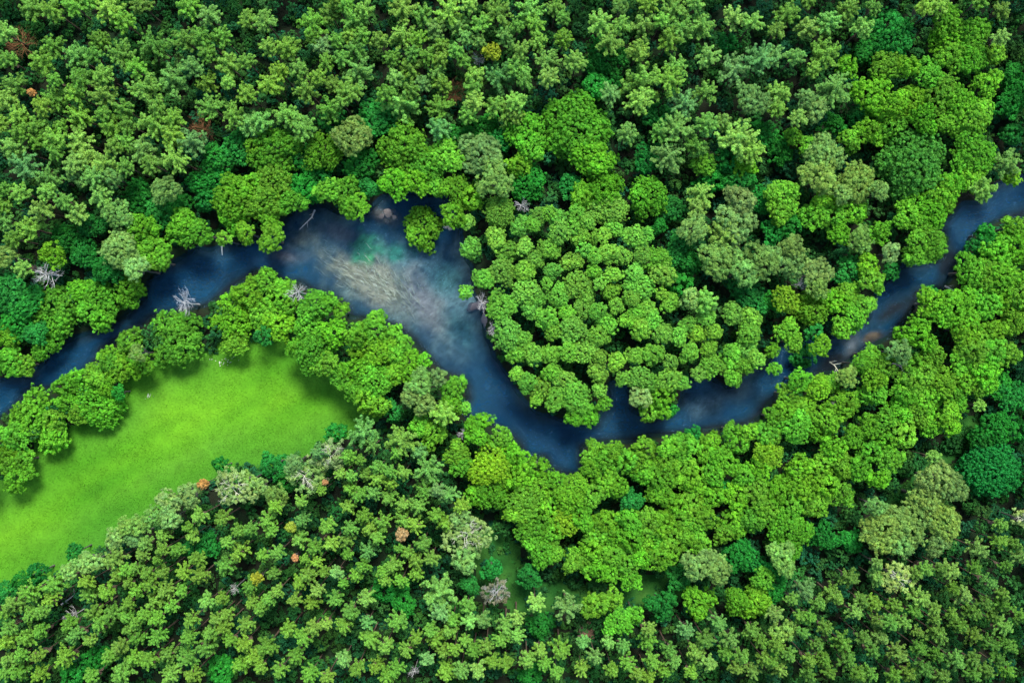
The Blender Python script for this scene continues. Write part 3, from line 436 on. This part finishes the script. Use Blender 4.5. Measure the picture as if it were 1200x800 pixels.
def kindof(t, x, y):
    n = NAME[t]
    if n == 'pine_tree' and SLEND(x, y): return 'slender_pine', 'slender pine', 'slender pines of the wood below the river'
    if n == 'pine_tree': return n, 'pine tree', 'pines of the forest above the river'
    z_ = zone(x, y, t)
    if n == 'broadleaf_tree' and z_ == 'river bend stand': return 'alder_tree', 'alder', 'alders inside the river bend'
    if n == 'broadleaf_tree' and (z_ in ('meadow tree line', 'bank beside the meadow', 'belt below the river') or y > 420): return 'riverbank_tree', 'riverside tree', 'trees along the lower river bank'
    if n == 'broadleaf_tree': return n, 'broadleaf tree', 'broadleaf trees above the river'
    g = {'shade_tree': 'dark emerald trees under the canopy', 'willow_tree': 'pale grey green willows', 'dead_tree': 'bare dead trees', 'dead_pine': 'brown dead pines',
         'yellow_tree': 'yellow leaved trees', 'orange_tree': 'orange leaved trees', 'shrub': 'low shrubs in the clearings'}[n]
    return n, CAT[n], g
COLW = dict(P='olive green', Q='light lime green', G='grey green', A='bright green', R='yellowish green', B='fresh green', D='dark emerald', E='deep emerald', W='pale grey green',
            V='pale half bare', Y='bright yellow', O='orange leaved', S='low dark green', F='grey leafless', X='bare white', N='dry brown')
WORD = dict(pine_tree='pine', slender_pine='slender pine', alder_tree='alder', riverbank_tree='riverside tree', broadleaf_tree='broadleaf tree', shade_tree='shade tree', willow_tree='willow',
            dead_tree='dead tree', dead_pine='dead pine', yellow_tree='tree', orange_tree='tree', shrub='shrub')
LAND = [('bleached dead tree over the left river arm', 217, 355), ('tangled bare white branches on the left', 56, 321), ('big orange crown', 471, 625), ('single yellow tree near the top', 576, 61),
        ('big round emerald tree at right', 1165, 555), ('brown dead pine at top centre', 532, 107), ('bare sandy soil patch at bottom', 697, 736), ('leafy bush islet in the river', 492, 264),
        ('pale half bare tree beside the clearing', 550, 625), ('small yellow crown below the meadow', 342, 616), ('boulders in the shallow bend', 455, 253), ('brown dead pine at top left', 24, 50),
        ('white branch beside the right river arm', 1137, 340), ('green grass tip at the right meadow end', 437, 486), ('grey leafless tree at bottom centre', 582, 692), ('dark water pocket inside the bend', 722, 470)]
SPECIAL = [((870/4, 200+620/4), 'bleached bare dead tree leaning out over the left river arm'), ((225/4, 200+485/4), 'tangle of bare white branches among green trees at far left'),
           ((1105+0, 0), ''), ((300+1105/4, 245/4), 'single bright yellow tree among olive pines near the top'), ((300+685/4, 600+100/4), 'largest orange leaved tree, in the plantation below the river'),
           ((900+1070/4, 400+610/4), 'huge round deep emerald tree at the right edge below the belt'), ((300+770/4, 200+255/4), 'rounded bright green bush standing in the river shallows'),
           ((300+930/4, 430/4), 'dry brown dead pine in a dark gap at top centre'), ((95/4, 50), 'dry brown dead pine in the dark gap at top left'), ((950/4, 150), 'dull brown dead pine in the upper left wood above the bank'),
           ((300+1000/4, 600+100/4), 'pale half bare tree with spreading whitish limbs beside the clearing'), ((300+1130/4, 600+370/4), 'grey leafless tree below the green clearing'),
           ((900+710/4, 770/4), 'very broad fresh green domed tree above the right river arm'), ((600+310/4, 590/4), 'large bright green broadleaf tree surrounded by olive pines'),
           ((900+595/4, 150/4), 'large emerald tree among olive pines at the upper right'), ((300+445/4, 640/4), 'pale grey green round tree above the bank wood'),
           ((300+200/4, 200+570/4), 'bare white branched tree between bank trees at the meadow top'), ((300+745/4, 600+735/4), 'thin bare white dead tree near the bottom edge'),
           ((300+1045/4, 285/4), 'small white dead tree beside the yellow tree')]
RAD = {}
for t in TREES: RAD.setdefault(t[0], []).append(t[3])
for k in RAD: RAD[k].sort()
def sizeword(t, r):
    L_ = RAD[t]; f = sum(q < r for q in L_)/max(1, len(L_))
    if len(L_) < 4: return ''
    return 'small ' if f < .33 else ('medium ' if f < .7 else 'broad ')
def direction(dx, dy):
    a = math.degrees(math.atan2(-dy, dx)) % 360
    return ['right of', 'above and right of', 'above', 'above and left of', 'left of', 'below and left of', 'below', 'below and right of'][int((a+22.5)//45) % 8]
LABELS = {}; usedl = set()
order = sorted(range(len(TREES)), key=lambda i: min(math.hypot(TREES[i][1]-l[1], TREES[i][2]-l[2]) for l in LAND))
for i in order:
    t, x, y, r = TREES[i]; n, cat, g = kindof(t, x, y)
    sp = [s for p, s in SPECIAL if s and math.hypot(p[0]-x, p[1]-y) < 3]
    if sp and sp[0] not in usedl: LABELS[i] = sp[0]; usedl.add(sp[0]); continue
    base = sizeword(t, r)+COLW[t]+' '+WORD[n]; lab = None
    l = min(LAND, key=lambda l: math.hypot(x-l[1], y-l[2])); d = math.hypot(x-l[1], y-l[2])
    if 9 < d < 48:
        c = f'{base} just {direction(x-l[1], y-l[2])} the {l[0]}'
        if c not in usedl and len(c.split()) <= 16: lab = c
    if lab is None:
        z_ = zone(x, y, t); lab = f'{base} in the {z_}, {max(0, min(100, round(x/12)))}% across, {max(0, min(100, round(y/8)))}% down'
        if lab in usedl:
            lab = lab.replace('% down', '%+ down') if lab.replace('% down', '%+ down') not in usedl else lab
    LABELS[i] = lab; usedl.add(lab)

def pick(kind, R, r):
    L_ = CR[kind]; rs = sorted(set(q for q, _ in L_)); b = min(rs, key=lambda q: abs(math.log(q/R)))
    return b, r.choice([m_ for q, m_ in L_ if q == b])
rt = random.Random(11)
QN = np.array(RIVER_N, float); QS = np.array(RIVER_S, float); QR = np.concatenate([QN, QS])
def river_px(x, y):                                   # distance of a crown from the open water (+ on land), in photo pixels
    p = np.array([[x, y]], float); d = min(segdist(p, QN)[0], segdist(p, QS)[0]); return -d if inside(p, QR)[0] else d
def jit(c, r, a=.10):
    v = r.uniform(1-a*1.6, 1+a*1.6); return (c[0]*v*r.uniform(1-a*1.5, 1+a*1.5), c[1]*v, c[2]*v*r.uniform(.8, 1.3), 1)
for i, (t, x, y, rp_) in enumerate(TREES):
    h, ck, tk = props(t, x, y, rp_); n, cat, g = kindof(t, x, y)
    top = h*0.86; R = rp_*MPP*(H-top)/H
    X, Y = at(x, y, top if ck else h*.8)
    if t == 'A' and math.hypot(x-492, y-264) < 3: h = 4.5; X, Y = at(x, y, 3.5); R = rp_*MPP
    if t == 'D' and 935 < x < 950 and 412 < y < 422: h = 4; X, Y = at(x, y, 3); R = rp_*MPP
    root = bpy.data.objects.new(n, None); COL.objects.link(root); root.empty_display_size = .5
    root.location = (X, Y, 0); root.rotation_euler = (0, 0, rt.uniform(0, 6.283)); tag(root, LABELS[i], cat, g)
    hz = 0.95
    if ck:
        dpx = river_px(x, y)
        if 0 < dpx and t in 'ARDWBEIQ': R *= max(.8, min(1.0, (dpx+6)/(rp_*1.12)))
        b, me = pick(ck, R, rt); s = R/b*{'pine': .85, 'slender': .75, 'broad': 1.22, 'dome': 1.08, 'willow': 1.1, 'sparse': 1.2}.get(ck, 1.0)
        c = link('crown', me, root); zs = s*rt.uniform(.9, 1.15)
        c.scale = (s*rt.uniform(.86, 1.14), s*rt.uniform(.86, 1.14), zs)
        tp = {'slender': 1.35, 'pine': .85, 'broad': .8, 'dome': .7, 'willow': .9, 'sparse': .8}[ck]*b*zs
        c.location = (0, 0, h-tp); c.rotation_euler = (rt.uniform(-.1, .1), rt.uniform(-.1, .1), 0)
        if t == 'O': s *= .85
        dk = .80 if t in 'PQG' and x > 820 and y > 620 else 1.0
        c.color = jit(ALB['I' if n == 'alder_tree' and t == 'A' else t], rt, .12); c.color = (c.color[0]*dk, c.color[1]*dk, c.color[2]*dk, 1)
        trz = h-tp*1.1
    else: trz = h
    tr_ = link('trunk', rt.choice(TR[tk]), root); ts = max(.55, min(1.6, R/2.6)); tr_.scale = (ts, ts, trz+.3); tr_.location = (0, 0, -.3)
    if t in 'XVNF':
        k = {'X': 'dead', 'V': 'pale', 'N': 'brown', 'F': 'grey'}[t]; s = R/3.0*{'V': .85, 'N': 1.15}.get(t, 1.05)
        br = link('branches', rt.choice(BRN[k]), root); br.scale = (s*rt.uniform(.8, 1.1), s*rt.uniform(.6, .9), s*1.1); br.rotation_euler = (rt.uniform(-.35, .35), rt.uniform(-.35, .35), rt.uniform(0, 6)); br.location = (0, 0, h-(.4 if t == 'V' else .9)*1)
        if t == 'N': br.location.z = 6.5

# trees beyond the frame and the low undergrowth, nobody could count them
def scatter(name, mat, spots, kinds, colours, label, cat, z0=0.0, hgt=None, floor=0.0, thin=1.0):
    Vs = []; Fs = []; Ts = []; nv = 0; r = random.Random(5); cache = {}
    for (x, y, R, h) in spots:
        b, me = pick(r.choice(kinds), R, r)
        if me.name not in cache:
            v = np.empty(len(me.vertices)*3, np.float32); me.vertices.foreach_get('co', v); a_ = np.empty(len(me.vertices)*4, np.float32); me.color_attributes['tone'].data.foreach_get('color', a_)
            cache[me.name] = (v.reshape(-1, 4, 3), a_.reshape(-1, 4, 4)[:, :, :3])
        v, t_ = cache[me.name]
        if thin < 1: k = np.random.default_rng(r.randrange(9**6)).random(len(v)) < thin; v = v[k]; t_ = t_[k]
        s = R/b; a_ = r.uniform(0, 6.28); ca, sa = math.cos(a_), math.sin(a_); v = v.reshape(-1, 3)
        zz = (v[:, 2]-v[:, 2].max())*s+h
        w = np.column_stack([x+(v[:, 0]*ca-v[:, 1]*sa)*s, y+(v[:, 0]*sa+v[:, 1]*ca)*s, np.maximum(zz, floor)])
        Vs.append(w); Ts.append(t_.reshape(-1, 3)*np.array(jit(r.choice(colours), r, .14))[:3]); Fs.append(np.arange(len(w)).reshape(-1, 4)+nv); nv += len(w)
    print(name, sum(map(len, Fs))); me = mesh_np(name, np.concatenate(Vs), np.concatenate(Fs), mat, tone=np.concatenate(Ts))
    tag(link(name, me), label, cat, kind='stuff')
ru = random.Random(21); spots = []
cand = np.array([(gx_+ru.uniform(-1.4, 1.4), gy_+ru.uniform(-1.4, 1.4)) for gx_ in np.arange(-138, 138, 2.6) for gy_ in np.arange(-97, 97, 2.6)])
CLP = [poly(pl_) for pl_ in CLEAR]; cq = np.zeros(len(cand))
for pl_ in CLEAR: cq = np.maximum(cq, np.where(inside(cand, poly(pl_)), segdist(cand, poly(pl_), True), 0))
cand = cand[(cq < 1.0) | (np.random.default_rng(3).random(len(cand)) < .9)]
cs = river_sd(cand); cm = meadow_sd(cand); cn = vn(cand*.11, 91); cn2 = vn(cand*.4, 92)
for p, a_, b_, c_, d_ in zip(cand, cs, cm, cn, cn2):
    if a_ > -0.9 or b_ > -0.8: continue
    if c_+.5*d_ < -.85 and p[1] > 5: continue                     # open forest floor in the pine stands
    R = ru.uniform(1.1, 2.2); h = ru.uniform(1.0, 3.6)
    if min(p[1], 0) < 0 and any(inside(np.array([p]), Q_)[0] for Q_ in CLP): R = ru.uniform(.6, 1.4); h = ru.uniform(.4, 1.3)
    if a_ > -3: h = min(h, 1.8); R = min(R, 1.3)
    spots.append((p[0], p[1], R, h))
cand = []
for gx_ in np.arange(-136, 136, 5.2):
    for gy_ in np.arange(-95, 95, 5.2):
        cand.append((gx_+ru.uniform(-2.2, 2.2), gy_+ru.uniform(-2.2, 2.2)))
cand = np.array(cand); cand = cand[~inside(cand, poly(CLEAR[0])) & ~inside(cand, poly(CLEAR[1])) & (river_sd(cand) < -3) & (meadow_sd(cand) < -2.5) & (vn(cand*.07, 93) > -.7)]
spots += [(x, y, ru.uniform(1.7, 2.8), ru.uniform(4, 8)) for x, y in cand]
scatter('undergrowth', M_UNDER, spots, ['shrub'], [(.014, .095, .018), (.022, .12, .018), (.012, .10, .030), (.035, .13, .02)], 'dark green undergrowth and saplings covering the forest floor between the trees', 'undergrowth', floor=0.05)
spots = []
for gx_ in np.arange(-160, 160, 4.4):
    for gy_ in np.arange(-115, 115, 4.4):
        x, y = gx_+ru.uniform(-1.3, 1.3), gy_+ru.uniform(-1.3, 1.3); k = (H-15)/H
        px, py = 600+x/MPP/k, 400-y/MPP/k
        if -16 < px < 1216 and -16 < py < 816: continue
        spots.append((x, y, ru.uniform(1.8, 3.0), ru.uniform(14, 19)))
q = np.array(spots)[:, :2]; q = (river_sd(q) < -2.5) & (meadow_sd(q) < -2); spots = [p for p, k in zip(spots, q) if k]
scatter('surrounding_wood', M_UNDER, spots, ['mass'], [ALB['P'], ALB['P'], ALB['A'], ALB['Q']], 'dense green wood continuing beyond the edges of the picture', 'wood', floor=1.0)

# ---------------------------------------------------------------- small things in and beside the river
def rock(name, px, py, rad, z, label, cat, grp, mat, seed, flat=.6):
    import bmesh
    bm = bmesh.new(); bmesh.ops.create_icosphere(bm, subdivisions=3, radius=1); r = random.Random(seed); d = [(Vector((r.gauss(0, 1), r.gauss(0, 1), r.gauss(0, 1))).normalized(), r.uniform(.55, .9)) for _ in range(10)]
    for v in bm.verts:
        for n_, c in d:
            e = v.co.dot(n_)-c
            if e > 0: v.co -= n_*e*.85
    for v in bm.verts: v.co = Vector((v.co.x*rad, v.co.y*rad*r.uniform(.98, 1.02), v.co.z*rad*flat))
    me = bpy.data.meshes.new(name); bm.to_mesh(me); bm.free(); me.materials.append(mat)
    o_ = link(name, me); x, y = at(px, py, z); o_.location = (x, y, z); o_.rotation_euler = (0, 0, seed); tag(o_, label, cat, grp)
for k, (px, py, rad, pl) in enumerate([(447, 253, 1.0, 'leftmost of the brownish boulders in the shallow bend'), (454, 250, 1.3, 'largest brownish boulder, middle of the shallow bend cluster'), (462, 255, .9, 'brownish boulder at the right of the shallow bend cluster'),
                                   (453, 260, .7, 'small brownish boulder, lowest of the shallow bend cluster'), (461, 247, .7, 'small brownish boulder, topmost of the shallow bend cluster')]):
    rock('boulder', px, py, rad, -.98, pl, 'boulder', 'boulders in the shallow bend', M_ROCK, k+1, .35)
rock('boulder', 523, 263, 1.1, -.5, 'pale cream boulder at the water edge right of the bush islet', 'boulder', None, M_ROCKP, 9, .7)
rock('boulder', 527, 267, .7, -.6, 'small pale boulder tucked beside the cream boulder', 'boulder', None, M_ROCKP, 13, .7)
def log(name, pts, rad, z, label, mat, seed, twigs=4):
    r = random.Random(seed); P = [Vector((*at(px, py, zz), zz)) for (px, py), zz in zip(pts, z)]; o0 = P[0].copy(); P = [p-o0 for p in P]
    A = Acc(); n = len(P); A.add(tube(P, [rad*(1-.6*i/(n-1)) for i in range(n)], 7))
    o_ = link(name, A.mesh(name, mat)); o_.location = o0; tag(o_, label, 'fallen log')
    for k in range(twigs):
        i = r.randrange(1, n); d = (P[i]-P[i-1]).normalized(); sd_ = Vector((-d.y, d.x, .35))*r.choice((-1, 1))
        B = Acc(); l = r.uniform(.8, 2.0); a_ = P[i-1].lerp(P[i], r.random()); q = a_+(d*.8+sd_).normalized()*l
        B.add(tube([a_, a_.lerp(q, .5)+Vector((0, 0, .08)), q], [rad*.4, rad*.28, rad*.1], 5)); link('branch', B.mesh('branch', mat), o_)
log('fallen_log', [(369, 246), (365, 255), (359, 261), (351, 269)], .22, [-.3, -.5, -.6, -.7], 'pale crooked log reaching from the bank into the river bend', M_DEAD, 1, 3)
log('fallen_log', [(260, 287), (260, 293), (260.5, 299)], .2, [.1, -.4, -.7], 'short pale pole standing out from the bank into the river', M_DEAD, 2, 0)
log('fallen_log', [(52, 680), (60, 679), (68, 678), (78, 672)], .28, [.5, .9, .9, .6], 'pale fallen trunk at the lower meadow edge', M_PALE, 3, 5)
log('fallen_log', [(1107, 335), (1118, 341), (1132, 343), (1148, 340)], .22, [1.2, 2.2, 3, 4], 'white bare branch stretching from the right bank over the river', M_DEAD, 4, 5)
log('fallen_log', [(72, 708), (80, 702), (88, 696)], .22, [2, 2.5, 3], 'white split trunk lying under the lower left plantation edge', M_DEAD, 5, 3)
log('fallen_log', [(972, 424), (978, 428), (984, 437)], .16, [.4, 1, 1.6], 'thin bare twiggy stem on the bank below the right river arm', M_PALE, 6, 6)
log('fallen_log', [(1040, 424), (1050, 427), (1062, 430)], .2, [8, 8.6, 9], 'white snapped limb caught in the tree belt at right', M_DEAD, 7, 4)
def mound(name, px, py, rx, ry, ang, hgt, z, mat, seed):
    n = 28; V_ = []; F_ = []; r = random.Random(seed)
    for j in range(9):
        q = j/8
        for i in range(n):
            a_ = 6.283*i/n; w = 1+.22*math.sin(2*a_+seed)+.13*math.sin(5*a_+seed*2); u_ = q*rx*w*math.cos(a_); v_ = q*ry*w*math.sin(a_); b_ = math.radians(-ang)
            V_.append((u_*math.cos(b_)-v_*math.sin(b_), u_*math.sin(b_)+v_*math.cos(b_), hgt*(1-q*q)+.04*math.sin(9*a_+j)*q))
        for i in range(n):
            if j: F_.append(((j-1)*n+i, (j-1)*n+(i+1) % n, j*n+(i+1) % n, j*n+i))
    o_ = link(name, mesh_np(name, np.array(V_), np.array(F_), mat, smooth=True)); x, y = at(px, py); o_.location = (x, y, z); tag(o_, kind='structure')
mound('mud_bank', 561, 357, 2.6, 1.4, -15, .5, -1.0, M_MUD, 1)
mound('mud_bank', 570, 374, 1.1, 2.4, 10, .7, -1.0, M_MUD, 2)
mound('bare_soil', 698, 736, 2.6, 1.8, 10, .25, 0.0, M_SOIL, 3)
mound('bare_soil', 690, 744, 3.4, 1.6, 30, .12, 0.0, M_SOIL, 4)

# ---------------------------------------------------------------- camera, sun, sky
cam = bpy.data.cameras.new('camera'); cam.sensor_width = 36; cam.lens = 36*H/WID; cam.clip_start = 1; cam.clip_end = 8000
co = bpy.data.objects.new('camera', cam); COL.objects.link(co); co.location = (0, 0, H); SC.camera = co
el, az = math.radians(SUN_EL), math.radians(SUN_AZ); sv = Vector((math.sin(az)*math.cos(el), math.cos(az)*math.cos(el), math.sin(el)))
sl = bpy.data.lights.new('sun', 'SUN'); sl.energy = SUN_STR; sl.angle = math.radians(SUN_ANG); sl.color = (1, .98, .94)
so = bpy.data.objects.new('sun', sl); COL.objects.link(so); so.location = (0, 0, 100); so.rotation_euler = sv.to_track_quat('Z', 'Y').to_euler()
w = bpy.data.worlds.new('World'); SC.world = w; w.use_nodes = True; nt = w.node_tree
sky = nt.nodes.new('ShaderNodeTexSky'); sky.sky_type = 'NISHITA'; sky.sun_disc = False; sky.sun_elevation = el; sky.sun_rotation = az
bg = next(n for n in nt.nodes if n.type == 'BACKGROUND'); bg.inputs[1].default_value = SKY_STR; nt.links.new(sky.outputs[0], bg.inputs[0])
SC.render.engine = 'CYCLES'; SC.cycles.max_bounces = 6; SC.cycles.sample_clamp_direct = 4; SC.cycles.sample_clamp_indirect = 3; SC.cycles.diffuse_bounces = 3; SC.cycles.transparent_max_bounces = 6
SC.view_settings.view_transform = 'Standard'; SC.view_settings.look = 'None'; SC.view_settings.gamma = 1; SC.view_settings.exposure = EXPO
